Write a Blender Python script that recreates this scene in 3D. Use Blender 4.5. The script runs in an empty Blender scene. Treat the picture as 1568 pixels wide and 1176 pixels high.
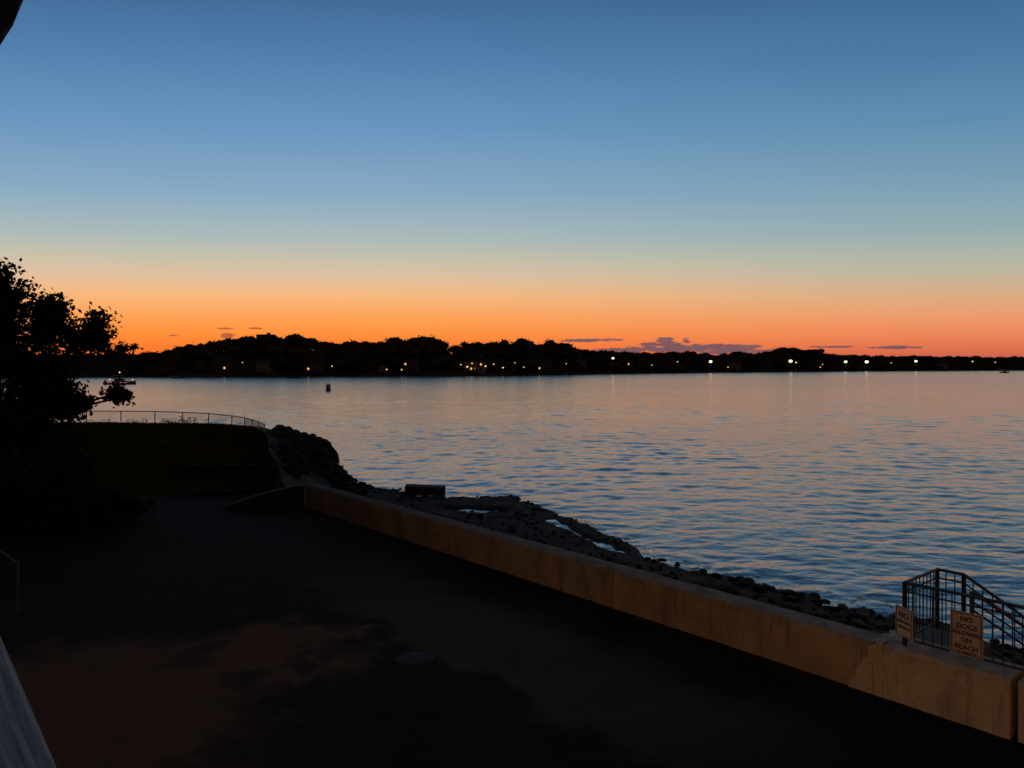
import bpy, bmesh, math, random
import numpy as np
from mathutils import Vector, Matrix, noise
random.seed(7); rng=np.random.default_rng(7)
scene=bpy.context.scene

def lin(c):
    out=[]
    for x in c:
        x=x/255.0
        out.append(x/12.92 if x<=0.04045 else ((x+0.055)/1.055)**2.4)
    return out

# ------------------------------------------------------------------ node helpers
class NT:
    def __init__(s,tree): s.t=tree; s.n=tree.nodes; s.l=tree.links
    def new(s,typ,**kw):
        n=s.n.new(typ)
        for k,v in kw.items(): setattr(n,k,v)
        return n
    def link(s,a,b): s.l.new(a,b)
    def put(s,sock,v):
        if isinstance(v,bpy.types.NodeSocket): s.l.new(v,sock)
        else: sock.default_value=v
    def math(s,op,a,b=None,c=None,clamp=False):
        n=s.n.new('ShaderNodeMath'); n.operation=op; n.use_clamp=clamp
        s.put(n.inputs[0],a)
        if b is not None: s.put(n.inputs[1],b)
        if c is not None: s.put(n.inputs[2],c)
        return n.outputs[0]
    def mrange(s,v,a,b,c=0.0,d=1.0,smooth=False):
        n=s.n.new('ShaderNodeMapRange'); n.clamp=True
        if smooth: n.interpolation_type='SMOOTHSTEP'
        s.put(n.inputs[0],v)
        n.inputs[1].default_value=a;n.inputs[2].default_value=b;n.inputs[3].default_value=c;n.inputs[4].default_value=d
        return n.outputs[0]
    def ramp(s,v,stops):
        n=s.n.new('ShaderNodeValToRGB'); cr=n.color_ramp
        while len(cr.elements)>1: cr.elements.remove(cr.elements[-1])
        cr.elements[0].position=stops[0][0]; cr.elements[0].color=(*stops[0][1],1)
        for p,c in stops[1:]:
            e=cr.elements.new(p); e.color=(*c,1)
        s.put(n.inputs[0],v); return n.outputs[0]
    def mix(s,f,a,b):
        n=s.n.new('ShaderNodeMix'); n.data_type='RGBA'
        s.put(n.inputs[0],f)
        for i,v in ((6,a),(7,b)):
            if isinstance(v,bpy.types.NodeSocket): s.l.new(v,n.inputs[i])
            else: n.inputs[i].default_value=(*v[:3],1)
        return n.outputs[2]
    def noise(s,vec,scale,detail=3,rough=0.55,dist=0.0):
        n=s.n.new('ShaderNodeTexNoise'); 
        if vec is not None: s.l.new(vec,n.inputs['Vector'])
        n.inputs['Scale'].default_value=scale; n.inputs['Detail'].default_value=detail
        n.inputs['Roughness'].default_value=rough; n.inputs['Distortion'].default_value=dist
        return n.outputs[0]
    def mapping(s,vec,scale=(1,1,1),rot=(0,0,0)):
        n=s.n.new('ShaderNodeMapping'); s.l.new(vec,n.inputs[0])
        n.inputs['Scale'].default_value=scale; n.inputs['Rotation'].default_value=rot
        return n.outputs[0]

def base_mat(name):
    m=bpy.data.materials.new(name); m.use_nodes=True
    t=NT(m.node_tree); b=m.node_tree.nodes['Principled BSDF']
    return m,t,b
def objco(t): return t.new('ShaderNodeTexCoord').outputs['Object']

def mat_noise(name,c1,c2,scale=3,rough=0.85,bump=0.3,bscale=None,c3=None,spec=0.3,bdist=0.02):
    m,t,b=base_mat(name); co=objco(t)
    n=t.noise(co,scale,3,0.6)
    f=t.mrange(n,0.35,0.65)
    col=t.mix(f,c1,c2)
    if c3 is not None:
        n2=t.noise(co,scale*0.23,2,0.6); col=t.mix(t.mrange(n2,0.48,0.62),col,c3)
    t.link(col,b.inputs['Base Color']); b.inputs['Roughness'].default_value=rough
    b.inputs['Specular IOR Level'].default_value=spec
    if bump>0:
        bn=t.new('ShaderNodeBump'); bn.inputs['Strength'].default_value=bump; bn.inputs['Distance'].default_value=bdist
        t.link(t.noise(co,bscale or scale*5,3,0.65),bn.inputs['Height']); t.link(bn.outputs[0],b.inputs['Normal'])
    return m
def mat_emit(name,c,s):
    m,t,b=base_mat(name); b.inputs['Base Color'].default_value=(*c,1)
    b.inputs['Emission Color'].default_value=(*c,1); b.inputs['Emission Strength'].default_value=s
    return m

# ------------------------------------------------------------------ mesh builder
class MB:
    def __init__(s): s.v=[];s.f=[];s.m=[]
    def add(s,vs,fs,mi=0):
        o=len(s.v); s.v.extend([tuple(map(float,p)) for p in vs]); s.f.extend([tuple(i+o for i in f) for f in fs]); s.m.extend([mi]*len(fs))
    def tube(s,p,q,r,n=6,mi=0,r2=None):
        p=Vector(p);q=Vector(q);d=(q-p)
        if d.length<1e-6:return
        d.normalize(); a=d.orthogonal().normalized(); b=d.cross(a); r2=r if r2 is None else r2
        vs=[];
        for c,rr in ((p,r),(q,r2)):
            for i in range(n):
                an=2*math.pi*i/n; vs.append(c+a*math.cos(an)*rr+b*math.sin(an)*rr)
        fs=[(i,(i+1)%n,n+(i+1)%n,n+i) for i in range(n)]+[tuple(range(n-1,-1,-1)),tuple(range(n,2*n))]
        s.add(vs,fs,mi)
    def box(s,c,sz,rz=0,mi=0,tilt=None):
        R=Matrix.Rotation(rz,3,'Z')
        if tilt: R=R@Matrix.Rotation(tilt,3,'Y')
        vs=[Vector(c)+R@Vector((x*sz[0]/2,y*sz[1]/2,z*sz[2]/2)) for x in(-1,1) for y in(-1,1) for z in(-1,1)]
        s.add(vs,[(0,1,3,2),(4,6,7,5),(0,4,5,1),(2,3,7,6),(0,2,6,4),(1,5,7,3)],mi)
    def obj(s,name,mats,smooth=False,parent=None,bevel=0,loc=None):
        me=bpy.data.meshes.new(name); me.from_pydata(s.v,[],s.f)
        for m in mats: me.materials.append(m)
        me.polygons.foreach_set('material_index',s.m)
        if smooth: me.polygons.foreach_set('use_smooth',[True]*len(s.f))
        me.update(); o=bpy.data.objects.new(name,me); scene.collection.objects.link(o)
        if parent: o.parent=parent
        if loc: o.location=loc
        if bevel:
            b=o.modifiers.new('bevel','BEVEL'); b.width=bevel; b.segments=2; b.limit_method='ANGLE'
        return o
def empty(name,loc=(0,0,0)):
    e=bpy.data.objects.new(name,None); scene.collection.objects.link(e); e.location=loc; return e

def leaves(mb,C,size,mi=0,aspect=0.5,up=0.0):
    C=np.asarray(C); n=len(C)
    if n==0:return
    d=rng.normal(size=(n,3)); d[:,2]+=up; d/=np.linalg.norm(d,axis=1)[:,None]
    e=rng.normal(size=(n,3)); e-=(e*d).sum(1)[:,None]*d; e/=np.linalg.norm(e,axis=1)[:,None]
    s=(size*rng.uniform(0.6,1.3,n))[:,None]
    V=np.stack([C-d*s*.5,C+e*s*.5*aspect-d*s*0.05,C+d*s*.5,C-e*s*.5*aspect-d*s*0.05],1).reshape(-1,3)
    o=len(mb.v); mb.v.extend(map(tuple,V.tolist()))
    mb.f.extend([(o+4*i,o+4*i+1,o+4*i+2,o+4*i+3) for i in range(n)]); mb.m.extend([mi]*n)

def ico(sub):
    bm=bmesh.new(); bmesh.ops.create_icosphere(bm,subdivisions=sub,radius=1)
    v=np.array([x.co[:] for x in bm.verts]); f=[tuple(x.index for x in p.verts) for p in bm.faces]; bm.free(); return v,f
ICO1=ico(1); ICO2=ico(2)

# ------------------------------------------------------------------ constants (metres)
CAMZ=4.5; WATER=-2.0
WD=Vector((-0.637,0.77,0)).normalized(); WN=Vector((0.77,0.637,0)).normalized()
F0=Vector((6.07,9.22,0))
def wall_pt(t,off=0,z=0): 
    p=F0+WD*t+WN*off; return Vector((p.x,p.y,z))

# ------------------------------------------------------------------ WORLD
w=bpy.data.worlds.new("World"); scene.world=w; w.use_nodes=True
t=NT(w.node_tree); bg=w.node_tree.nodes['Background']
gen=t.new('ShaderNodeTexCoord').outputs['Generated']
sep=t.new('ShaderNodeSeparateXYZ'); t.link(gen,sep.inputs[0])
X,Y,Z=sep.outputs
az=t.math('ARCTAN2',X,Y)
absaz=t.math('ABSOLUTE',az)
# the glow band gets thinner away from the sunset direction
aa=t.math('MINIMUM',absaz,0.7)
Zs=t.math('MULTIPLY',Z,t.math('MULTIPLY_ADD',t.math('MULTIPLY',aa,aa),0.35,1.0))
def el(py): return max(0,(560-py)/math.sqrt(1178**2+(560-py)**2))
L=[(555,(240,104,42)),(535,(253,124,48)),(510,(255,146,60)),(485,(255,164,88)),(455,(248,184,124)),(425,(224,193,160)),(398,(200,193,171)),(365,(172,187,186)),(300,(137,171,196)),(200,(107,150,192)),(100,(85,129,175)),(0,(66,107,152))]
R=[(555,(190,94,76)),(535,(222,112,80)),(512,(236,136,92)),(485,(235,157,112)),(455,(215,173,135)),(425,(191,181,156)),(398,(173,181,168)),(365,(150,173,176)),(300,(125,161,181)),(200,(96,141,175)),(100,(77,122,163)),(0,(62,105,146))]
up=[(0.6,lin((52,82,116))),(0.8,lin((42,62,88))),(1.0,lin((36,50,70)))]
def mk(S): return [(el(p),lin(c)) for p,c in S]+up
rl=t.ramp(Zs,mk(L)); rr=t.ramp(Zs,mk(R))
sky=t.mix(t.mrange(az,-0.25,0.66,0,1,True),rl,rr)
rb=t.ramp(Z,[(0,lin((132,94,74))),(0.15,lin((142,100,80))),(0.35,lin((101,84,79))),(0.7,lin((52,55,62))),(1,lin((37,50,68)))])
sky=t.mix(t.mrange(absaz,0.75,1.7,0,1,True),sky,rb)
n1=t.new('ShaderNodeCombineXYZ'); t.link(t.math('MULTIPLY',az,1.0),n1.inputs[0]); t.link(t.math('MULTIPLY',Z,3.2),n1.inputs[1])
cn=t.noise(n1.outputs[0],55,4,0.6)
cn=t.math('SUBTRACT',cn,0.5)
def cpos(px,py): 
    return math.atan((px-784)/1178),(560-py)/math.sqrt(1178**2+(px-784)**2)
clouds=[(905,521,60,3.0),(1060,533,125,7),(1020,524,17,9),(1052,522,9,6),(1120,536,70,7),(940,537,60,5),(1372,532,46,3),(1275,531,40,2.0),(348,514,14,5),(344,503,15,1.6),(390,503,13,1.6),(265,514,13,1.5),(1010,528,45,4)]
acc=None
for px,py,wx,wy in clouds:
    a0,e0=cpos(px,py); wa=wx/1178*math.cos(a0)**2; we=wy/1178*math.cos(a0)
    da=t.math('MULTIPLY',t.math('SUBTRACT',az,a0),1/wa); de=t.math('MULTIPLY',t.math('SUBTRACT',Z,e0),1/we)
    d=t.math('MULTIPLY_ADD',da,da,t.math('MULTIPLY',de,de))
    v=t.math('SUBTRACT',1.0,d)
    acc=v if acc is None else t.math('MAXIMUM',acc,v)
acc=t.math('MULTIPLY_ADD',cn,3.2,acc)
cm=t.mrange(acc,0.05,0.65,0,0.95,True)
ccol=t.mix(t.mrange(az,-0.25,0.10),lin((186,94,62)),lin((116,86,96)))
sky=t.mix(cm,sky,ccol)
t.link(sky,bg.inputs['Color']); bg.inputs['Strength'].default_value=1.0

# ------------------------------------------------------------------ CAMERA
cam=bpy.data.cameras.new('camera'); co=bpy.data.objects.new('camera',cam); scene.collection.objects.link(co)
co.location=(0,0,CAMZ); co.rotation_euler=(math.radians(90),0,0)
cam.sensor_width=36; cam.lens=36*1178/1568; cam.shift_y=-28/1568; cam.clip_start=0.05; cam.clip_end=20000
scene.camera=co
scene.view_settings.view_transform='Standard'

# ------------------------------------------------------------------ WATER + seabed
mb=MB(); mb.add([(-6000,-200,-8),(6000,-200,-8),(6000,9000,-8),(-6000,9000,-8)],[(0,1,2,3)])
mb.obj('seabed_ground',[mat_noise('seabed_mat',(.02,.025,.03),(.03,.03,.03))])
m,t,b=base_mat('water_mat'); o=objco(t)
s=t.new('ShaderNodeSeparateXYZ'); t.link(o,s.inputs[0])
rip=t.noise(t.mapping(o,(0.6,1,1),(0,0,math.radians(-14))),5.0,2,0.6)
far=t.noise(t.mapping(o,(0.35,1,1),(0,0,math.radians(6))),0.55,3,0.6,0.3)
big=t.noise(t.mapping(o,(0.25,1,1)),0.018,3,0.6,0.8)
h=t.math('ADD',t.math('MULTIPLY',rip,0.020),t.math('MULTIPLY',t.math('MULTIPLY',far,0.13),t.mrange(s.outputs[1],50,220,0.0,1.0)))
h=t.math('MULTIPLY',h,t.mrange(big,0.32,0.66,0.6,1.3))
bn=t.new('ShaderNodeBump'); bn.inputs['Strength'].default_value=1; bn.inputs['Distance'].default_value=1.0
t.link(h,bn.inputs['Height']); t.link(bn.outputs[0],b.inputs['Normal'])
b.inputs['Base Color'].default_value=(0.038,0.050,0.064,1); b.inputs['IOR'].default_value=1.95
t.link(t.mrange(s.outputs[1],20,260,0.12,0.18),b.inputs['Roughness'])
WM=m
# real wave surface: sum of wind waves running towards the shore, finely meshed near, coarser far away
Y0,Y1,US=13.0,520.0,1.0
nr,nc=1000,700
ys=Y0*(Y1/Y0)**(np.linspace(0,1,nr)); us=np.linspace(-US,US,nc)
YY=np.repeat(ys[:,None],nc,1); XX=YY*us[None,:]
dy=YY*math.log(Y1/Y0)/(nr-1); ZZ=np.zeros_like(YY)
wr=np.random.default_rng(23); NW=110
for k in range(NW):
    lam=0.30*(4.5/0.30)**((k+wr.random())/NW); th=math.radians(wr.normal(8,32)); kx,ky=math.sin(th)*2*math.pi/lam,-math.cos(th)*2*math.pi/lam
    slope=0.0128*(1.0 if lam<1.5 else (1.5/lam)**.9); amp=slope*lam/(2*math.pi); ph=wr.uniform(0,6.28)
    wgt=np.clip((lam/(dy*2.4)-1)/1.2,0,1)
    ZZ+=amp*wgt*np.sin(kx*XX+ky*YY+ph)
patch=1+.30*np.sin(XX*.11+YY*.05+1)*np.sin(YY*.07-XX*.03)+.18*np.sin(XX*.31-YY*.13+np.sin(YY*.2))
edge=np.clip((ys-Y0)/2,0,1)[:,None]*np.clip((Y1-ys)/120,0,1)[:,None]*np.clip((US-np.abs(us))/.04,0,1)[None,:]
ZZ=WATER+ZZ*patch*edge
V=np.stack([XX,YY,ZZ],-1).reshape(-1,3)
i_,j_=np.meshgrid(np.arange(nr-1),np.arange(nc-1),indexing='ij'); q=(i_*nc+j_).reshape(-1)
Fq=np.stack([q,q+1,q+nc+1,q+nc],1)
n0=len(V)
ext=np.array([(-6000,-200,WATER),(6000,-200,WATER),(6000,9000,WATER),(-6000,9000,WATER)],float)
V=np.vstack([V,ext]); fl=0;fr=nc-1;bl_=(nr-1)*nc;br_=nr*nc-1
me=bpy.data.meshes.new('water'); me.vertices.add(len(V)); me.vertices.foreach_set('co',V.reshape(-1))
extra=[(n0,n0+1,fr,fl),(n0+1,n0+2,br_,fr),(n0+2,n0+3,bl_,br_),(n0+3,n0,fl,bl_)]
allf=np.vstack([Fq,np.array(extra)])
me.loops.add(allf.size); me.loops.foreach_set('vertex_index',allf.reshape(-1).astype(np.int32))
me.polygons.add(len(allf)); me.polygons.foreach_set('loop_start',np.arange(0,allf.size,4,dtype=np.int32))
me.polygons.foreach_set('use_smooth',np.ones(len(allf),bool)); me.materials.append(WM); me.update(calc_edges=True); me.validate()
o=bpy.data.objects.new('water',me); scene.collection.objects.link(o)

# ------------------------------------------------------------------ COAST
A=[(-80,60,.3),(-30,56,.3),(-21,56,.2),(-17,53,.2),(-15,47,.3),(-12,38,.2),(-9,30,.0),(-6.3,25,-.9),(-3.5,21.5,-1.1),(-1.2,18.7,-1.2),(.6,16.5,-1.2),(2.2,14.6,-1.2),(3.2,13.4,-1.1),(4.2,12.2,-1),(5,11.2,-1),(5.6,10.5,-1),(6.42,9.5,-1),(7.5,8.2,-1),(9,6.4,-1),(14,.35,-1)]
B=[(-82,66),(-30,61),(-19,62),(-14.5,61),(-13.2,56),(-11.5,49.4),(-8.9,43),(-6.2,39.9),(-3.35,37.9),(.2,37.9),(1.4,35.6),(3.1,31.2),(4.2,28.1),(5.4,24.9),(6.85,23.3),(7.84,22.2),(8.94,20.8),(10.3,19.5),(12,17.5),(18,10)]
A=np.array(A);B=np.array(B); IDX=np.arange(len(A))
def coast(i,tt,rough=True):
    ax,ay,az_=[np.interp(i,IDX,A[:,k]) for k in range(3)]
    bx,by=[np.interp(i,IDX,B[:,k]) for k in range(2)]
    nz=noise.noise(Vector((i*1.7,3.3,0)))*0.05+noise.noise(Vector((i*5.1,8.3,0)))*0.03
    tt2=tt*(1+nz) if tt>0.3 else tt
    x=ax+(bx-ax)*tt2; y=ay+(by-ay)*tt2
    head=1.0 if i<5.0 else max(0,1-(i-5.0)/1.3)
    prof=np.interp(tt,[0,.12,.5,.85,1,1.3,1.7],[az_,az_*.7-.5,-1.68,-1.86,-2.0,-2.5,-3.4])
    hp=np.interp(tt,[0,.3,.7,.9,1,1.3,1.7],[az_,az_-.5,-1.05,-1.5,-2.0,-2.9,-3.8])
    z=prof*(1-head)+hp*head
    if rough and tt>0.02:
        z+=noise.fractal(Vector((x*.7,y*.7,0)),1,2,5)*(.06+.16*head)+noise.noise(Vector((x*4,y*4,0)))*.03
    if 9.9<i<12.1:
        k=math.sin((i-9.9)/2.2*math.pi)
        z-=0.42*k*math.exp(-((tt-.84-.03*math.sin(i*5))/.028)**2); z+=0.05*k*math.exp(-((tt-.955)/.035)**2)
    if 7.9<i<9.1:
        k=math.sin((i-7.9)/1.2*math.pi); z-=0.42*k*math.exp(-((tt-.78)/.025)**2)+0; z+=0.05*k*math.exp(-((tt-.95)/.06)**2)
    return x,y,z
NI=420; NJ=70
mb=MB(); vs=[];fs=[]
ii=np.linspace(0,len(A)-1,NI); tj=np.concatenate([np.linspace(0,.4,12,endpoint=False),np.linspace(.4,1.2,48,endpoint=False),np.linspace(1.2,1.7,10)])
for i in ii:
    for q in tj: vs.append(coast(i,q))
for i in range(NI-1):
    for j in range(NJ-1):
        k=i*NJ+j; fs.append((k,k+1,k+NJ+1,k+NJ))
mb.add(vs,fs)
m,t,b=base_mat('beach_mat'); o=objco(t)
so=t.new('ShaderNodeSeparateXYZ'); t.link(o,so.inputs[0])
n=t.noise(o,1.1,4,.65); n2=t.noise(o,7,3,.7)
sand=t.mix(t.mrange(so.outputs[0],0,6),(.040,.034,.028),(.14,.115,.09))
col=t.mix(t.mrange(n,.42,.60),(.013,.012,.010),sand); col=t.mix(t.mrange(n2,.45,.7,0,.75),col,(.011,.010,.008))
t.link(col,b.inputs['Base Color']); t.link(t.mrange(n,.4,.6,.7,.95),b.inputs['Roughness']); b.inputs['Specular IOR Level'].default_value=.06
bn=t.new('ShaderNodeBump'); bn.inputs['Strength'].default_value=1; bn.inputs['Distance'].default_value=.09
t.link(t.noise(o,9,4,.7),bn.inputs['Height']); t.link(bn.outputs[0],b.inputs['Normal'])
mb.obj('beach',[m],smooth=True)

# foam along the waterline
mb=MB()
fi=np.linspace(4.5,17,700)
for base_,sc_,seed in ((.15,.5,1),(1.0,.7,21)):
    vs=[];fs=[]
    for k,i in enumerate(fi):
        x,y,z=coast(i,1.0,False); x2,y2,z2=coast(i,1.09,False)
        dx,dy_=x2-x,y2-y; ln=math.hypot(dx,dy_); dx/=ln;dy_/=ln
        a_=base_+sc_*noise.noise(Vector((i*3,seed,5))); 
        wdt=0.08+0.35*max(0,noise.noise(Vector((i*6,9+seed,5)))+.2)
        vs+= [(x+dx*a_,y+dy_*a_,WATER+.035),(x+dx*(a_+wdt),y+dy_*(a_+wdt),WATER+.025)]
    for k in range(len(fi)-1): fs.append((2*k,2*k+1,2*k+3,2*k+2))
    mb.add(vs,fs)
m,t,b=base_mat('foam_mat'); o=objco(t)
b.inputs['Base Color'].default_value=(.7,.7,.72,1); b.inputs['Roughness'].default_value=.6
t.link(t.mrange(t.noise(o,2.6,4,.75),.45,.58,0,.85),b.inputs['Alpha'])
mb.obj('shore_foam',[m])

# ------------------------------------------------------------------ rocks
def rock(mb,c,s,mi=0):
    V,Fc=ICO2; sc=np.array([random.uniform(.7,1.2),random.uniform(.6,1.0),random.uniform(.45,.8)])*s
    P=V.copy()
    for _ in range(8):
        d=rng.normal(size=3); d/=np.linalg.norm(d); lim=random.uniform(.45,.8)
        pr=P@d; over=np.clip(pr-lim,0,None); P=P-over[:,None]*d
    P=P*sc+rng.normal(size=P.shape)*.03*s
    R_=np.array(Matrix.Rotation(random.uniform(0,6.28),3,'Z')@Matrix.Rotation(random.uniform(-.4,.4),3,'X'))
    P=P@R_.T+np.array(c); mb.add(P.tolist(),Fc,mi)
rock_m=mat_noise('rock_mat',(.009,.008,.007),(.024,.021,.018),2.5,.9,.6,c3=(.009,.008,.007),spec=.06)
rock_l=mat_noise('rock_light_mat',(.055,.045,.035),(.13,.11,.085),2.5,.9,.6,c3=(.04,.034,.027),spec=.08)
mb=MB()
for _ in range(300):
    i=random.uniform(3.0,5.6); q=random.uniform(.15,1.03); x,y,z=coast(i,q); s_=random.uniform(.3,.75); rock(mb,(x,y,z+.02*s_),s_)
for _ in range(90):
    i=random.uniform(5.5,6.6); q=random.uniform(.6,1.03); x,y,z=coast(i,q); s_=random.uniform(.15,.4); rock(mb,(x,y,z+.1*s_),s_)
for _ in range(60):
    i=random.uniform(1,3.2); q=random.uniform(.3,1.03); x,y,z=coast(i,q); s_=random.uniform(.3,.6); rock(mb,(x,y,z),s_)
for _ in range(620):
    i=random.uniform(6.6,13); q=random.uniform(.5,1.02)
    if (9.8<i<12.2 or 7.8<i<9.2) and .75<q<.91: continue
    x,y,z=coast(i,q); s_=random.uniform(.04,.11)*(1.8 if random.random()<.1 else 1); rock(mb,(x,y,z+.1*s_),s_)
mb.obj('shore_rocks',[rock_m])
mb=MB()
for _ in range(620):
    i=random.uniform(13.2,18); q=random.uniform(.35,1.0)**.8; x,y,z=coast(i,q); s_=random.uniform(.06,.22)*(1.6 if random.random()<.12 else 1); rock(mb,(x,y,z+.05*s_),s_,0 if random.random()<.6 else 1)
mb.obj('riprap_boulders',[rock_l,rock_m])
conc=mat_noise('old_concrete_mat',(.09,.08,.07),(.15,.13,.11),2,.9,.5)
mb=MB(); mb.box((-4.35,38.6,-1.72),(2.0,.9,.38),.05,0,.05); mb.obj('concrete_slab',[mat_noise('slab_mat',(.018,.016,.014),(.035,.03,.026),2,.9,.5,spec=.1)],bevel=.03)

# ------------------------------------------------------------------ parking lot
m,t,b=base_mat('asphalt_mat'); o=objco(t)
s=t.new('ShaderNodeSeparateXYZ'); t.link(o,s.inputs[0])
n=t.noise(o,.35,4,.6,.5); fine=t.noise(o,60,3,.7); mid=t.noise(o,2.2,4,.7)
col=t.mix(t.mrange(n,.35,.65),(.0125,.0087,.0060),(.026,.019,.0128))
col=t.mix(t.mrange(mid,.52,.70,0,.5),col,(.038,.027,.017))
col=t.mix(t.mrange(fine,.4,.75,0,.4),col,(.055,.042,.030))
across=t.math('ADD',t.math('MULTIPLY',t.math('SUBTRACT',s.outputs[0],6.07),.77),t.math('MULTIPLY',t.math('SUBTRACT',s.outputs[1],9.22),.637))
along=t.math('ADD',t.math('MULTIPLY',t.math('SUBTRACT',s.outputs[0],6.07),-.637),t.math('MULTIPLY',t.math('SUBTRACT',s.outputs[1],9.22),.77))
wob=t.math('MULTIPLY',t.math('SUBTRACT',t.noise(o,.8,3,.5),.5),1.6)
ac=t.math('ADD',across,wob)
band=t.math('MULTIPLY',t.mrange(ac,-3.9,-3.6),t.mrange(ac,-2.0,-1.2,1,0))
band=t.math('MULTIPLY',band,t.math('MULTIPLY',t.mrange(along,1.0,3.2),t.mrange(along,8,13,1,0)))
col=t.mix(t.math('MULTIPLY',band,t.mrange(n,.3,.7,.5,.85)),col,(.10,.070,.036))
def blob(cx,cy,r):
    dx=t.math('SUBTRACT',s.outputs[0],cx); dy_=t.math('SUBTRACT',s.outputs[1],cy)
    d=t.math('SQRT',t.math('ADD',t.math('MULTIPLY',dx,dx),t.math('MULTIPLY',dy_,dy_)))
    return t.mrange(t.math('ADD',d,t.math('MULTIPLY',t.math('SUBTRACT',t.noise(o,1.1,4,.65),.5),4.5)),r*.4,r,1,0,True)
warm_pools=t.math('MAXIMUM',blob(-5.9,10.0,3.4),blob(-3.8,12.2,1.7))  # pools of warm light from the building, painted into the asphalt colour
col=t.mix(t.math('MULTIPLY',warm_pools,.75),col,(.155,.070,.037))
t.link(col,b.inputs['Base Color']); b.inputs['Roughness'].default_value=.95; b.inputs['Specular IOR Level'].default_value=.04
bn=t.new('ShaderNodeBump'); bn.inputs['Strength'].default_value=.5; bn.inputs['Distance'].default_value=.01
t.link(fine,bn.inputs['Height']); t.link(bn.outputs[0],b.inputs['Normal'])
mb=MB(); a1=wall_pt(-20,.2); a2=wall_pt(19.9,.2)
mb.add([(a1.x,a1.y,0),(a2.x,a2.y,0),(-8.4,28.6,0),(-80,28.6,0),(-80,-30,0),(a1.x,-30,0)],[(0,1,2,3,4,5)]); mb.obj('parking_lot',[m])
iron=mat_noise('iron_mat',(.014,.010,.008),(.030,.022,.016),20,.7,.6,spec=.12)
mb=MB(); mb.tube((-1.49,11.8,0.001),(-1.49,11.8,.012),.30,32); mb.tube((-1.49,11.8,.012),(-1.49,11.8,.02),.25,32)
for k in range(-3,4): mb.box((-1.49+k*.06,11.8,.023),(.02,.36-abs(k)*.05,.006))
mb.obj('manhole_cover',[iron])

# ------------------------------------------------------------------ sea wall
def wall_mat(name,c1,c2,stain,top,light_falloff=False):
    m,t,b=base_mat(name); o=objco(t)
    n=t.noise(o,1.2,4,.65); col=t.mix(t.mrange(n,.35,.65),c1,c2)
    col=t.mix(t.mrange(t.noise(t.mapping(o,(1,1,.25)),2.2,4,.7),.48,.66,0,.9),col,stain)
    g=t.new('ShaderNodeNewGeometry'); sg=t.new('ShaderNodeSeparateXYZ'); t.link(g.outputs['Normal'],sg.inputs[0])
    so=t.new('ShaderNodeSeparateXYZ'); t.link(o,so.inputs[0])
    ed=t.math('ADD',so.outputs[2],t.math('MULTIPLY',t.math('SUBTRACT',t.noise(o,4.5,4,.7),.5),.5))
    col=t.mix(t.mrange(ed,.60,.72,0,.65),col,stain)
    col=t.mix(t.mrange(t.noise(t.mapping(o,(1,1,.08)),9,3,.6),.58,.72,0,.55),col,[x*.5 for x in stain])
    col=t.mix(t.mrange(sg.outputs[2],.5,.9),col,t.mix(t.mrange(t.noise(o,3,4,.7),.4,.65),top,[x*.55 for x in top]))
    if light_falloff: # light falloff painted into the colour: darker towards the wall's far end
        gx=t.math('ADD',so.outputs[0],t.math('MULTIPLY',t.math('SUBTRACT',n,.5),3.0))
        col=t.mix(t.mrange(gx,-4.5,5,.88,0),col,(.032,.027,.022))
    t.link(col,b.inputs['Base Color']); b.inputs['Roughness'].default_value=.92; b.inputs['Specular IOR Level'].default_value=.12
    bn=t.new('ShaderNodeBump'); bn.inputs['Strength'].default_value=1; bn.inputs['Distance'].default_value=.035
    t.link(t.noise(o,6,4,.7),bn.inputs['Height']); t.link(bn.outputs[0],b.inputs['Normal'])
    return m
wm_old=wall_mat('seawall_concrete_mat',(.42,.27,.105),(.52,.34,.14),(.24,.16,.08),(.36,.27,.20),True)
wm_new=wall_mat('seawall_render_mat',(.62,.44,.20),(.70,.51,.25),(.44,.31,.155),(.52,.41,.30))
def wall_seg(mb,p,q,th,zb,zt,left,mi=0):
    p=Vector(p);q=Vector(q); L_=(q-p).length; d=(q-p)/L_; nn=left
    n=max(2,int(L_/.10)); prof=[(0,zb),(0,zb+(zt-zb)*.35),(0,zb+(zt-zb)*.7),(0,zt-.05),(.03,zt),(th*.5,zt+.01),(th-.03,zt),(th,zt-.05),(th,zb-1.6)]
    vs=[];fs=[]
    for i in range(n+1):
        s_=L_*i/n
        for j,(o_,z) in enumerate(prof):
            P=p+d*s_+nn*o_
            a_=noise.noise(Vector((P.x*2.5,P.y*2.5,z*3)))*.018+noise.noise(Vector((P.x*9,P.y*9,z*6)))*.012
            if j in(3,4): a_=a_*2+max(0,noise.noise(Vector((P.x*4,P.y*4,7)))-.25)*.10
            P=P+nn*a_; vs.append((P.x,P.y,z- (abs(a_)*.7 if j in(3,4,5,6) else 0)))
    m_=len(prof)
    for i in range(n):
        for j in range(m_-1):
            k=i*m_+j; fs.append((k,k+m_,k+m_+1,k+1))
    fs.append(tuple(range(m_))); fs.append(tuple(n*m_+j for j in range(m_-1,-1,-1)))
    mb.add(vs,fs,mi)
sw=empty('seawall')
mb=MB(); edges=[1.6,6.6,12.9,19.8]
for a_,b_ in zip(edges[:-1],edges[1:]): wall_seg(mb,wall_pt(a_+.008,0,0),wall_pt(b_-.008,0,0),.46,-.02,.70,WN)
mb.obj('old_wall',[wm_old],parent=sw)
mb=MB()
wall_seg(mb,wall_pt(1.62,-.035,0),wall_pt(.08,-.035,0),.62,-.02,.73,WN)
vs=[];fs=[]; zs=np.linspace(-.02,.73,22)
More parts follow.
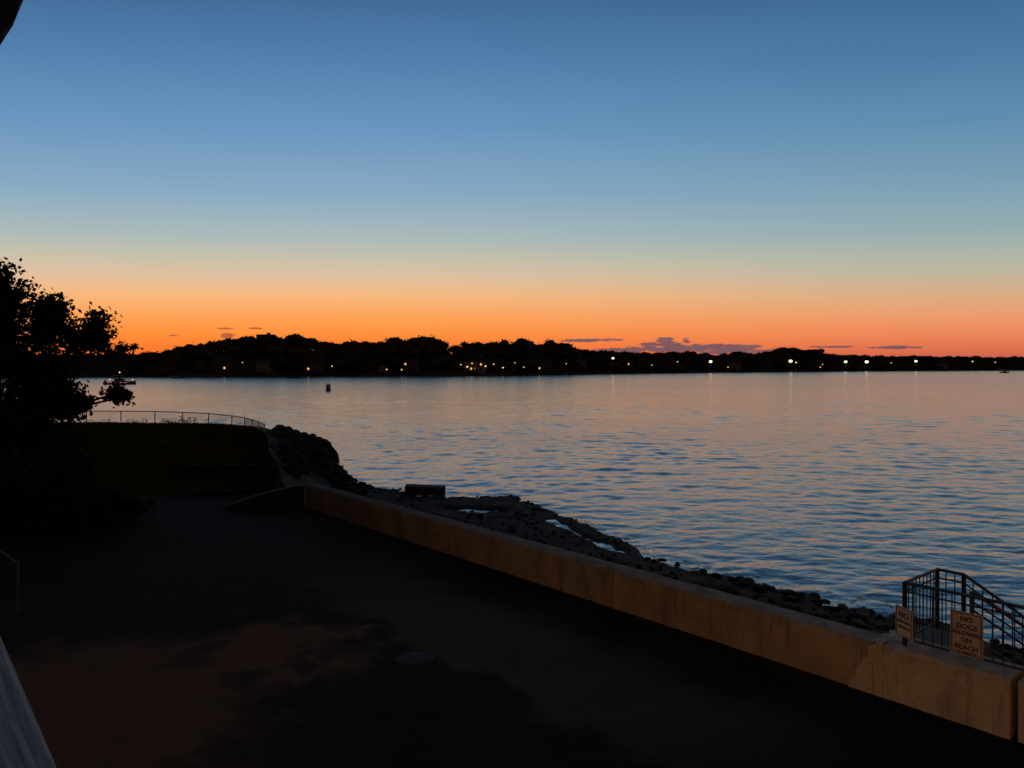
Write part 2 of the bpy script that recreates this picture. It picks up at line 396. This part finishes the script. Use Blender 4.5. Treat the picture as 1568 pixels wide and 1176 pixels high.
for k,z in enumerate(zs):
    e_=1.72+.38*(1-(z/.73))+.10*noise.noise(Vector((z*9,3,1)))+.04*noise.noise(Vector((z*30,3,1)))
    for q,of in ((1.60,-.037),(e_-.01,-.034),(e_,.012)): P=wall_pt(q,of,z); vs.append(P)
for k in range(21):
    for j in range(2): a_=k*3+j; fs.append((a_,a_+1,a_+4,a_+3))
mb.add(vs,fs)
vt=[];
for j in range(12):
    of=-.035+j*(.655/11); e_=1.74+.10*noise.noise(Vector((of*9,7,1))); 
    for q,z in ((1.60,.733),(e_,.728),(e_+.008,.70)): vt.append(wall_pt(q,of,z))
mb.add(vt,[(j*3+k,j*3+k+1,j*3+k+4,j*3+k+3) for j in range(11) for k in range(2)])
wall_seg(mb,wall_pt(-.0,-.02,0),wall_pt(-8,-.02,0),.60,-.02,.72,WN)
mb.obj('repaired_wall',[wm_new],parent=sw)
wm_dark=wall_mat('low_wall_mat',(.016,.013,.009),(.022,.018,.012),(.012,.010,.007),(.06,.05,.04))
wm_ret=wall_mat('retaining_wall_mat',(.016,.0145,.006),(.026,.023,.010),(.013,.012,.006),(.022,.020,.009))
# low return wall that dies into the grass bank
mb=MB(); a_=Vector((-6.62,24.5,0));b_=Vector((-9.0,24.0,0)); d=(b_-a_).normalized(); nn=Vector((d.y,-d.x,0)); L_=(b_-a_).length
vs=[];fs=[]; nn_=24
for i in range(nn_+1):
    u=i/nn_; zt=.68-.60*u**1.5; P=a_+d*L_*u; jt=noise.noise(Vector((P.x*3,P.y*3,2)))*.02
    for o_,z in ((0,-.03),(0,zt-.04),(.03,zt),(.32,zt),(.35,zt-.04),(.35,-.03)): Q=P+nn*(o_+jt); vs.append((Q.x,Q.y,z))
for i in range(nn_):
    for j in range(5): k=i*6+j; fs.append((k,k+6,k+7,k+1))
fs+= [tuple(range(6)),tuple(nn_*6+j for j in range(5,-1,-1))]
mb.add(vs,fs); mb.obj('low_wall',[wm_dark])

# ------------------------------------------------------------------ lawn + retaining wall
N=[(-80,27.5,0),(-30,27.5,0),(-22,27.5,0),(-16,26.5,0),(-12.8,26.5,.0),(-10,26.8,.1),(-8.3,27.4,.2)]
N=np.array(N,float); vs=[];fs=[]; ni,nj=120,60; mb=MB()
def lawn(i,q):
    p=[np.interp(i,range(7),N[:,k]) for k in range(3)]; r=[np.interp(i,range(7),A[:7,k]) for k in range(3)]
    x,y,z=[p[k]+(r[k]-p[k])*q for k in range(3)]
    z=p[2]*(1-q)+r[2]*q+ .78*(1-p[2])*math.sin(math.pi*min(1,max(0,q)))**.75
    z+=noise.noise(Vector((x*.2,y*.2,4)))*.12*math.sin(min(1,q)*math.pi)-.02; return x,y,z
for i in np.linspace(0,6,ni):
    for q in np.linspace(0,1,nj): vs.append(lawn(i,q))
for i in range(ni-1):
    for j in range(nj-1):
        k=i*nj+j; fs.append((k,k+1,k+nj+1,k+nj))
mb.add(vs,fs); grass_m=mat_noise('grass_mat',(.016,.0175,.0045),(.036,.033,.009),.5,1,.5,3,c3=(.042,.031,.010),bdist=.05,spec=.0)
for i in range(22000):
    i_=random.uniform(.9,5.9); q=random.random()**.8; x,y,z=lawn(i_,q); hgt=random.uniform(.04,.12); a_=random.uniform(0,3.14); dx,dy_=math.cos(a_)*.03,math.sin(a_)*.03
    lx,ly=random.uniform(-.05,.05),random.uniform(-.05,.05)
    mb.add([(x-dx,y-dy_,z-.02),(x+dx,y+dy_,z-.02),(x+lx,y+ly,z+hgt)],[(0,1,2)])
mb.obj('lawn',[grass_m],smooth=True)
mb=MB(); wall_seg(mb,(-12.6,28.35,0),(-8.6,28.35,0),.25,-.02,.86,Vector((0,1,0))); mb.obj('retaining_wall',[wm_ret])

# chain-link fence on headland
galv=mat_noise('galvanised_mat',(.26,.25,.24),(.34,.33,.32),8,.5,.1)
galv_d=mat_noise('rusty_wire_mat',(.03,.03,.03),(.05,.05,.05),8,.6,.1)
pts=[(-45,56,1.28),(-38,55.5,1.28),(-30.2,54.6,1.28),(-27.7,54.5,1.28),(-25.2,54.3,1.27),(-23.2,54.2,1.22),(-21.3,54,1.15),(-19.3,53,1.05),(-18,51.8,1.0),(-16.9,50,1.0),(-15.9,48.2,1.0),(-15.0,46.6,.95)]
mb=MB()
for k,p in enumerate(pts):
    mb.tube((p[0],p[1],p[2]-1.25),(p[0],p[1],p[2]+.03),.04,6)
    if k<len(pts)-1:
        q=pts[k+1]; mb.tube(p,q,.034,6); mb.tube((p[0],p[1],p[2]-.92),(q[0],q[1],q[2]-.92),.015,4)
        P=Vector(p);Q=Vector(q); L_=(Q-P).length; n=int(L_/.16)
        for j in range(n):
            for sg in (1,-1):
                a_=P+(Q-P)*(j/n); jj=min(n,max(0,j+sg*5)); b_=P+(Q-P)*(jj/n)-Vector((0,0,.92*abs(jj-j)/5))
                mb.tube(a_,b_,.007,3)
mb.obj('chain_link_fence',[galv])
mb=MB(); P0=Vector((-8.96,13.95,0)); P1=Vector((-12.5,13.2,0)); mb.tube(P0,P0+Vector((0,0,.95)),.03,8); mb.tube(P1,P1+Vector((0,0,1.9)),.03,8)
mb.tube(P0+Vector((0,0,.9)),P0+Vector((-.55,-.05,1.35)),.02,6); mb.tube(P0+Vector((-.55,-.05,1.35)),P1+Vector((0,0,1.8)),.02,6); mb.tube(P0+Vector((0,0,.9)),P1+Vector((0,0,.9)),.015,6)
for j in range(24):
    a_=P0+(P1-P0)*(j/24); b_=P0+(P1-P0)*(min(24,j+6)/24); mb.tube(a_,b_+Vector((0,0,.9)),.004,3); mb.tube(a_+Vector((0,0,.9)),b_,.004,3)
mb.obj('wire_fence',[galv_d])

# ------------------------------------------------------------------ beach stair railing, stairs and signs
steel=mat_noise('painted_steel_mat',(.045,.05,.06),(.07,.075,.085),9,.5,.1)
mb=MB(); Rr=Vector((-WD.x,-WD.y,0))
P1=Vector((5.31,10.4,.72)); P3=P1+WN*1.05; H=.85
def panel(p,q,h=H,n=10,gap=.09,mi=0):
    p=Vector(p);q=Vector(q); up_=Vector((0,0,h)); lo=Vector((0,0,gap))
    mb.tube(p+up_,q+up_,.022,8); mb.tube(p+lo,q+lo,.016,6); mb.tube(p+up_*.86,q+up_*.86,.013,6)
    for k in range(1,n):
        a_=p+(q-p)*(k/n)
        mb.tube(a_+lo,a_+up_,.0085,6)
    for a_ in (p,q): mb.box(a_+Vector((0,0,h/2)),(.045,.045,h),.69)
panel(P1,P1+Rr*2.6,n=22); panel(P1,P3,n=9)
s0=P3; s1=P3+Rr*.35; panel(s0,s1,n=3)
s2=s1+Rr*2.4+Vector((0,0,-1.35)); panel(s1,s2,n=20)
s3=P1+WN*.22+Rr*.75; s4=s3+Rr*2.2+Vector((0,0,-1.1)); panel(s3,s4,n=1)
mb.tube(s3+Vector((0,0,.62)),s4+Vector((0,0,.62)),.016,6)
mb.obj('stair_railing',[steel])
mb=MB(); rza=math.atan2(Rr.y,Rr.x)
c=P1+WN*.62+Rr*.15; mb.box((c.x,c.y,.60),(1.1,.95,.2),rza)
for k in range(9):
    c=P1+WN*.66+Rr*(.87+k*.28); mb.box((c.x,c.y,-.15-k*.17),(.34,.8,1.1),rza)
mb.obj('beach_stairs',[conc],bevel=.01)

sign_m=mat_noise('sign_face_mat',(.62,.42,.24),(.70,.49,.29),5,.6,0); ink=mat_noise('sign_ink_mat',(.03,.02,.015),(.04,.03,.02),5,.7,0)
def sign(name,c,normal,wd,ht,lines,sizes,gap):
    e=empty(name,c); nv=Vector(normal).normalized(); ang=math.atan2(nv.y,nv.x)+math.pi/2
    e.rotation_euler=(0,0,ang)
    mb=MB(); mb.box((0,0,0),(wd,.012,ht)); mb.obj('plate',[sign_m],parent=e,bevel=.004)
    mb=MB(); y=-.009; bt=.008; iw=wd/2-.022; ih=ht/2-.022
    mb.box((0,y,ih),(2*iw,.004,bt));mb.box((0,y,-ih),(2*iw,.004,bt));mb.box((iw,y,0),(bt,.004,2*ih-bt));mb.box((-iw,y,0),(bt,.004,2*ih-bt))
    for sx in(-1,1): mb.tube((0,.0,sx*(ht/2-.04)),(0,.035,sx*(ht/2-.04)),.012,6)
    mb.obj('border',[ink],parent=e)
    z=ht/2-.05
    for k,(ln,sz) in enumerate(zip(lines,sizes)):
        cu=bpy.data.curves.new('text_line','FONT'); cu.body=ln; cu.align_x='CENTER'; cu.align_y='TOP'; cu.size=sz; cu.extrude=.0015; cu.offset=.0012
        cu.materials.append(ink)
        o=bpy.data.objects.new('text_line_%d'%(k+1),cu); scene.collection.objects.link(o); o.parent=e; o.location=(0,-.0095,z); o.rotation_euler=(math.pi/2,0,0)
        z-=sz*.72+gap
sc=P1+Rr*.78-WN*.045
sign('no_dogs_sign',(sc.x,sc.y,1.09),-WN,.385,.56,['NO','DOGS','ALLOWED','ON','BEACH','CITY ORDINANCE'],[.090,.090,.070,.080,.088,.028],.030)
sign('beach_warning_sign',(5.24,10.28,1.07),(-1,-.17,0),.34,.40,['NO','LIFEGUARD','ON DUTY'],[.12,.048,.056],.038)

# ------------------------------------------------------------------ balcony rail (foreground, bottom left)
m,t,b=base_mat('weathered_wood_mat'); o=objco(t)
g=t.noise(t.mapping(o,(1.2,26,26)),3.5,5,.65,.6); g2=t.noise(t.mapping(o,(.8,70,70)),3,3,.6)
col=t.mix(t.mrange(g,.35,.68),(.11,.11,.10),(.34,.34,.31)); col=t.mix(t.mrange(g2,.5,.7,0,.8),col,(.04,.04,.038))
t.link(col,b.inputs['Base Color']); b.inputs['Roughness'].default_value=.8
bn=t.new('ShaderNodeBump'); bn.inputs['Strength'].default_value=.8; bn.inputs['Distance'].default_value=.004; t.link(g,bn.inputs['Height']); t.link(bn.outputs[0],b.inputs['Normal'])
wood=m
e=empty('balcony_railing',(-.394-.775*.07,.67-.632*.07,4.13)); e.rotation_euler=(0,0,math.atan2(.775,-.632))
mb=MB(); mb.box((.4,0,0),(3.4,.14,.04)); mb.obj('cap_board',[wood],parent=e,bevel=.006)
mb=MB(); mb.box((.4,-.01,-.075),(3.4,.04,.09)); mb.box((.4,-.01,-.93),(3.4,.04,.09))
for k in range(26): mb.box((-1.2+k*.128,-.01,-.5),(.035,.035,.77))
mb.obj('balusters',[wood],parent=e)

cloth=mat_noise('dark_cloth_mat',(.012,.012,.016),(.02,.02,.025),20,.9,.2)
out=[(-60,-30),(30,-30),(26,0),(22,9),(14,17),(8,20),(6,26),(4,30),(7,38),(8,48),(12,56),(11,66),(6,76),(-2,84),(-14,96),(-30,88),(-60,60)]
mb=MB(); fr_=[(-1.331+x*.0017,2.0+.03*math.sin(x*.12+y*.05),5.451-y*.0017) for x,y in out]; bk=[(x,y+.012,z) for x,y,z in fr_]
n=len(out); mb.add(fr_+bk,[tuple(range(n)),tuple(range(2*n-1,n-1,-1))]+[(i,n+i,n+(i+1)%n,(i+1)%n) for i in range(n)])
mb.obj('hanging_flag',[cloth])

# ------------------------------------------------------------------ trees, foreground left
bark=mat_noise('bark_mat',(.02,.016,.012),(.035,.028,.02),12,.9,.5,spec=.1)
leaf_m=mat_noise('leaf_mat',(.008,.009,.003),(.018,.018,.006),2.5,.9,0,spec=.03)
def tree(name,base,hub,blobs,leafsize,dens,depth):
    mb=MB(); base=Vector(base); hub=Vector(hub)
    pts_=[base.lerp(hub,k/6)+Vector((random.uniform(-.06,.06),random.uniform(-.06,.06),0)) for k in range(7)]
    for k in range(6): mb.tube(pts_[k],pts_[k+1],.17-.018*k,9,0,.17-.018*(k+1))
    C=[]
    for x,z,r in blobs:
        c=Vector((x,hub.y+random.uniform(-depth,depth),z))
        mid=hub.lerp(c,.5)+Vector((random.uniform(-.15,.15),random.uniform(-.2,.2),random.uniform(-.1,.2)))
        mb.tube(hub,mid,.06,6,0,.035); mb.tube(mid,c,.035,6,0,.018)
        ns=int(30*max(.35,r)**1.5*dens)+6
        for _ in range(ns):
            d=Vector(rng.normal(size=3)); d.normalize(); d.z+=.35; d.normalize()
            ln=r*random.uniform(.65,1.15); e_=c+d*ln; mb.tube(c+d*ln*.2,e_,.009,4,0,.004)
            for k in range(int(ln/ .028)+4):
                u=random.uniform(.15,1.05); p=c+d*ln*u; sp=.065
                C.append((p.x+random.gauss(0,sp),p.y+random.gauss(0,sp),p.z+random.gauss(0,sp)))
    leaves(mb,C,leafsize,1,.6,.3)
    return mb.obj(name,[bark,leaf_m])
bl=[(-10.5,6.2,.55),(-10.9,6.5,.4),(-10.15,5.9,.42),(-9.8,5.65,.45),(-9.3,5.55,.44),(-8.85,5.40,.36),(-8.58,5.22,.30),(-8.55,4.98,.22),(-10.1,5.1,.7),(-9.35,5.0,.5),(-8.9,4.98,.32),(-9.9,4.3,.62),(-9.4,4.45,.46),(-9.25,4.05,.46),(-8.85,3.95,.30),(-8.55,3.90,.22),(-8.3,3.84,.14),(-9.15,3.62,.34),(-8.8,3.70,.22),(-10.3,3.7,.75),(-9.6,3.5,.48),(-11.2,5.6,1.0),(-11.5,4.4,1.1),(-11.3,6.1,.6),(-10.6,4.7,.8),(-10.7,5.3,.7),(-10.9,3.1,.8),(-10.3,2.9,.7),(-9.5,3.15,.35)]
tree('broadleaf_tree',(-11,16,0),(-10.7,16,3.2),bl,.115,3.0,.6)
tree('broadleaf_tree',(-24,38,.6),(-21.6,38,4.5),[(-19.2,5.35,.42),(-19.6,5.1,.5),(-18.8,5.4,.26),(-20.2,5.0,.7),(-19.4,4.95,.32),(-20.8,5.6,.6)],.13,1.1,.4)
mb=MB(); C=[]
for _ in range(70):
    x=random.uniform(-20,-10.8); y=random.uniform(19.5,22.5); hz=random.uniform(.9,2.3)*(1 if x<-12 else .65)
    for k in range(330):
        d=rng.normal(size=3); d/=np.linalg.norm(d); r=random.random()**.4*.75; C.append((x+d[0]*r,y+d[1]*r,max(.03,hz*.6+d[2]*r*hz*.8)))
    mb.tube((x,y,0),(x,y,hz),.03,5)
leaves(mb,C,.13,1,.6); mb.obj('hedge',[bark,leaf_m])
mb=MB(); C=[]
for _ in range(24):
    x=random.choice([random.uniform(-24,-21.5),random.uniform(-30,-18)]); y=53+random.uniform(-.8,.4); hh=random.uniform(.3,.8)
    mb.tube((x,y,.2),(x+.05,y,.3+hh),.012,4)
    for k in range(30): C.append((x+random.gauss(0,.16),y+random.gauss(0,.16),.3+random.random()*hh))
leaves(mb,C,.14,1,.4); mb.obj('weeds',[bark,leaf_m])

# ------------------------------------------------------------------ far shore
SX=np.array([-900,-420,-250,-190,-60,0,60,150,260,400,560,760,1100,2000.]); SY=np.array([380,400,430,445,480,508,590,690,790,890,975,1075,1200,1500.])
def shoreY(x): return float(np.interp(x,SX,SY))
pu=[-1.5,-.665,-.487,-.445,-.394,-.326,-.2835,-.241,-.177,-.165,-.156,-.14,-.13,-.114,-.098,-.08,-.054,-.038,-.02,.0,.0136,.03,.052,.08,.0985,.14,.183,.226,.268,.294,.32,.353,.396,.408,.438,.523,.608,.6655,1.2]
pz=[9,9,12,15,22,24.5,25.5,22.5,20.5,21,24.5,24,22,25.5,23.5,20.5,22.5,21,24,22.5,25.5,21,25.5,20.5,18,17.5,18,19,17,20,19,26,26,20,18,18,18,18,18]
far_leaf=mat_noise('far_foliage_mat',(.022,.022,.012),(.042,.038,.02),.12,.95,0,spec=.0)
land_m=mat_noise('far_land_mat',(.02,.018,.012),(.04,.035,.025),.05,.95,0,spec=.0)
def hill(x):
    y=shoreY(x)+60; return .62*float(np.interp(x/y,pu,pz))
mb=MB(); vs=[];fs=[]; xs=np.linspace(-900,2000,400); offs=[-4,0,3,12,40,60,140,3000]
for x in xs:
    y=shoreY(x)+3*noise.noise(Vector((x*.03,0,0))); hl=hill(x)
    for o_,h_ in zip(offs,[-4,-2,-.3,.8,.7*hl,hl,hl,hl]): vs.append((x,y+o_,h_))
for i in range(len(xs)-1):
    for j in range(7): k=i*8+j; fs.append((k,k+8,k+9,k+1))
mb.add(vs,fs); mb.obj('far_shore_land',[land_m])
mb=MB(); Cs=[]; V1,F1=ICO2
def ftree(x,y,zg,zt,wd):
    hgt=zt-zg; nb=random.randint(4,7)
    for k in range(nb):
        r=wd*random.uniform(.22,.42); cx=x+random.uniform(-.45,.45)*wd; cy=y+random.uniform(-.3,.3)*wd; cz=zt-r*.7-random.random()**1.2*hgt*.55
        if k==0: cz=zt-r*.7; cx=x
        P=V1*np.array([r*1.15,r,r*.7]); nrm=rng.uniform(.75,1.1,len(P))[:,None]; P=P*nrm+np.array([cx,cy,cz])
        mb.add(P.tolist(),F1,0)
        n=34; d=rng.normal(size=(n,3)); d/=np.linalg.norm(d,axis=1)[:,None]
        Cs.append(d*np.array([1.15,1,.75])*r*rng.uniform(.88,1.25,n)[:,None]+np.array([cx,cy,cz]))
    mb.tube((x,y,zg-1),(x,y,zg+hgt*.5),.25,5)
for row,(off,frr,sp) in enumerate([(13,.42,8),(36,.74,8),(62,1.0,5.0)]):
    x=-640.
    while x<1150:
        x+=sp*random.uniform(.5,1.5); y=shoreY(x)+off+random.uniform(-5,5); u=x/y
        if u>.9: break
        if row==0 and random.random()<.2: continue
        zt=float(np.interp(u,pu,pz))*frr*random.uniform(.89,1.03); zg=hill(x)*(.05,.6,1)[row]
        ftree(x,y,zg,max(zt,zg+5),random.uniform(8,14))
leaves(mb,np.concatenate(Cs),1.25,0,.8)
mb.obj('distant_treeline',[far_leaf])

wallc=[mat_noise('house_wall_%s'%k,c,[x*.85 for x in c],.5,.8,0,spec=.05) for k,c in (('grey',(.05,.046,.042)),('white',(.11,.10,.09)),('tan',(.055,.044,.034)))]
roof_m=mat_noise('house_roof_mat',(.02,.017,.016),(.03,.026,.025),1,.9,0,spec=.05); glass=mat_noise('house_window_dark_mat',(.02,.02,.022),(.03,.03,.03),1,.6,0,spec=.1)
lit=mat_emit('house_window_lit_mat',(1,.50,.15),1.2)
def house(x,off,wd,dp,hh,wm,rz,litp,zb=1.0):
    y=shoreY(x)+off; mb=MB(); mb.box((0,0,hh/2-1),(wd,dp,hh+2)); rh=wd*.22; ov=.5
    mb.add([(-wd/2-ov,-dp/2-ov,hh-.1),(wd/2+ov,-dp/2-ov,hh-.1),(wd/2+ov,dp/2+ov,hh-.1),(-wd/2-ov,dp/2+ov,hh-.1),(-wd/2-ov,0,hh+rh),(wd/2+ov,0,hh+rh)],[(0,1,5,4),(2,3,4,5),(0,4,3),(1,2,5),(0,3,2,1)],1)
    mb.box((wd*.25,.8,hh+rh*.8),(.9,.9,rh*1.3),0,0)
    fl=2 if hh>5 else 1; nw=max(3,int(wd/3))
    for f in range(fl):
        for k in range(nw):
            wx=-wd/2+wd*(k+.5)/nw; wz=1.6+f*2.8
            if f==0 and k==nw//2: mb.box((wx,-dp/2-.03,1.1),(1.0,.08,2.1),0,1); continue
            mb.box((wx,-dp/2-.04,wz),(1.0,.08,1.2),0,3 if random.random()<litp else 2)
    mb.box((0,-dp/2-1.3,.25),(wd*.6,2.4,.3),0,0)
    o=mb.obj('waterfront_house',[wm,roof_m,glass,lit]); o.location=(x,y,zb+max(0,off-12)*.15); o.rotation_euler=(0,0,rz)
for k,(x,off,wd,hh) in enumerate([(-175,16,10,5.6),(-149,12,9,5.8),(-122,12,11,6),(-104,20,9,5.6),(-84,13,8,3.4),(-66,13,10,5.5),(-43,18,12,6),(-24,8,13,6.2),(-3,14,9,3.6),(22,13,11,6),(51,18,10,6),(95,15,12,6),(143,14,11,6.5),(222,15,13,6),(338,14,14,6),(450,15,12,6),(548,15,14,6)]):
    house(x,off,wd,9,hh,wallc[k%3],random.uniform(-.5,.5),.5 if k in(7,8) else .07)
mb=MB(); mb.box((0,0,5),(9,9,10)); mb.box((0,0,10.2),(9.6,9.6,.4),0,1); mb.box((-7,1,4),(8,8,8)); mb.box((2,1,11),(2,2,1.4),0,0)
for k in range(3):
    for f in range(3): mb.box((-3+k*3,-4.54,2+f*3),(1.3,.08,1.5),0,2)
o=mb.obj('apartment_building',[wallc[0],roof_m,glass]); o.location=(-166,shoreY(-166)+66,15.0)

lampm=mat_emit('lamp_glow_mat',(1,.80,.44),3.4); lampd=mat_emit('lamp_dim_mat',(1,.60,.22),1.4)
def lamp(x,z,r,mm,off=5):
    y=shoreY(x)+off; mb=MB(); mb.tube((0,0,0),(0,0,z+.3),.14,6,0,.09); mb.tube((0,0,z+.3),(0,-1.2,z+.45),.07,5)
    V,Fc=ICO2; mb.add((V*np.array([r,r,r*.7])+np.array([0,-1.3,z])).tolist(),Fc,1); mb.box((0,-1.3,z+r*.75),(r*1.6,r*1.6,.15))
    o=mb.obj('street_lamp',[steel,mm]); o.location=(x,y,0)
for x,z,r in [(81,10.5,1.0),(188,8.4,1.5),(297,9.4,1.9),(382,9,1.7),(416,9,2.0),(496,10,1.6)]: lamp(x,z,r,lampm)
for x,z,r in [(-21,7.5,.75),(-17.5,4.2,.75),(-29,3.8,.7),(-6,3.2,.6),(-78,2.2,.5),(-69,2,.5),(-110,4.2,.45),(-160,6.4,.35),(597,10,1.0),(149,8,.7),(305,8,.9),(640,9,.8),(-26,6,.5),(40,6,.4),(8,3.5,.45),(120,5,.5),(345,6,.6),(-33,5.2,.45),(-12,5.5,.5),(2,6.5,.4),(-24,2.8,.4),(455,8,.7)]: lamp(x,z,r,lampd)

mb=MB()
for k in range(60):
    x=500+k*7; rock(mb,(x,shoreY(x)-14+random.uniform(-1,1),-1.8),random.uniform(3,4.2))
mb.obj('breakwater',[rock_l])

# ------------------------------------------------------------------ boats and buoy
hullw=mat_noise('hull_white_mat',(.30,.30,.31),(.36,.36,.37),2,.4,0); hulld=mat_noise('hull_dark_mat',(.03,.03,.035),(.05,.05,.055),2,.4,0)
pink=mat_emit('boat_led_mat',(1,.22,.42),.6); navw=mat_emit('boat_lamp_mat',(1,.85,.6),3)
def boat(name,x,y,Ln,rz,hm,lights=False,cabin=True):
    mb=MB(); secs=[(-.5,.9,.75,.1),(-.2,1,.8,0),(.15,.95,.88,0),(.38,.55,1.0,.1),(.5,.03,1.15,.5)]; bw=Ln*.15; fb=Ln*.10
    vs=[];fs=[]
    for sx,wf,hf,kz in secs: vs+=[(sx*Ln,-bw*wf,fb*hf),(sx*Ln,-bw*wf*.8,0),(sx*Ln,0,-.4+kz),(sx*Ln,bw*wf*.8,0),(sx*Ln,bw*wf,fb*hf)]
    for i in range(4):
        for j in range(4): k=i*5+j; fs.append((k,k+5,k+6,k+1))
        k=i*5; fs.append((k,k+4,k+9,k+5))
    fs.append((0,1,2,3,4)); mb.add(vs,fs,0); w_=bw*.7
    if cabin:
        z=fb*.85; ch=Ln*.11; a0,a1,a2,a3=-.15*Ln,.18*Ln,.08*Ln,-.15*Ln
        mb.add([(a0,-w_,z),(a1,-w_,z),(a1,w_,z),(a0,w_,z),(a3,-w_*.85,z+ch),(a2,-w_*.85,z+ch),(a2,w_*.85,z+ch),(a3,w_*.85,z+ch)],[(0,1,5,4),(1,2,6,5),(2,3,7,6),(3,0,4,7),(4,5,6,7)],1)
        mb.box((-.07*Ln,0,z+ch+.9),(Ln*.26,w_*1.7,.1),0,0)
        for sx in(-.18,.04):
            for sy in(-1,1): mb.tube((sx*Ln,sy*w_*.8,z+ch*.5),(sx*Ln,sy*w_*.8,z+ch+.9),.05,5,1)
        mb.tube((-.02*Ln,0,z+ch+.9),(-.02*Ln,0,z+ch+2),.04,5,1)
    mb.box((-.47*Ln,0,fb*.9),(.5,.7,.9),0,1)
    for k in range(6): mb.tube((Ln*(.1+k*.07),-bw*(.9-k*.14),fb*.9),(Ln*(.1+k*.07),-bw*(.9-k*.14),fb+.6),.03,4,1)
    mb.tube((Ln*.1,-bw*.9,fb+.6),(Ln*.45,-bw*.2,fb+.6),.03,4,1)
    V,Fc=ICO1
    if lights:
        mb.box((-.05*Ln,-bw-.06,fb*.55),(Ln*.6,.08,.14),0,2); mb.box((-.05*Ln,bw+.06,fb*.55),(Ln*.6,.08,.14),0,2)
        for dx in(-.3,.1,.42): mb.add((V*.13+np.array([dx*Ln,-bw*.5,fb+.55])).tolist(),Fc,3)
    mb.add((V*.18+np.array([-.02*Ln,0,fb+Ln*.11+1.9 if cabin else fb+.4])).tolist(),Fc,3 if lights else 1)
    o=mb.obj(name,[hm,hulld,pink,navw]); o.location=(x,y,WATER+.05); o.rotation_euler=(0,0,rz)
boat('cabin_cruiser',-137.5,270,10.5,math.radians(8),hulld,True)
boat('motorboat',-173,398,8.5,math.radians(175),hulld,False,False)
boat('motorboat',-113,398,7.5,math.radians(5),hulld,False,False)
boat('cabin_cruiser',442,690,9,math.radians(10),hullw,False)
mb=MB(); mb.tube((0,0,-.5),(0,0,.15),.85,16,0,.85); mb.tube((0,0,.15),(0,0,1.55),.6,16,0,.6); mb.tube((0,0,1.55),(0,0,1.65),.5,16,0,.4); mb.tube((0,0,1.0),(0,0,1.2),.62,16,1,.62)
for sx in(-1,1): mb.tube((sx*.2,0,1.6),(0,0,1.95),.04,5)
o=mb.obj('channel_buoy',[hulld,hullw],bevel=.03); o.location=(-48,201,WATER)
print('built')
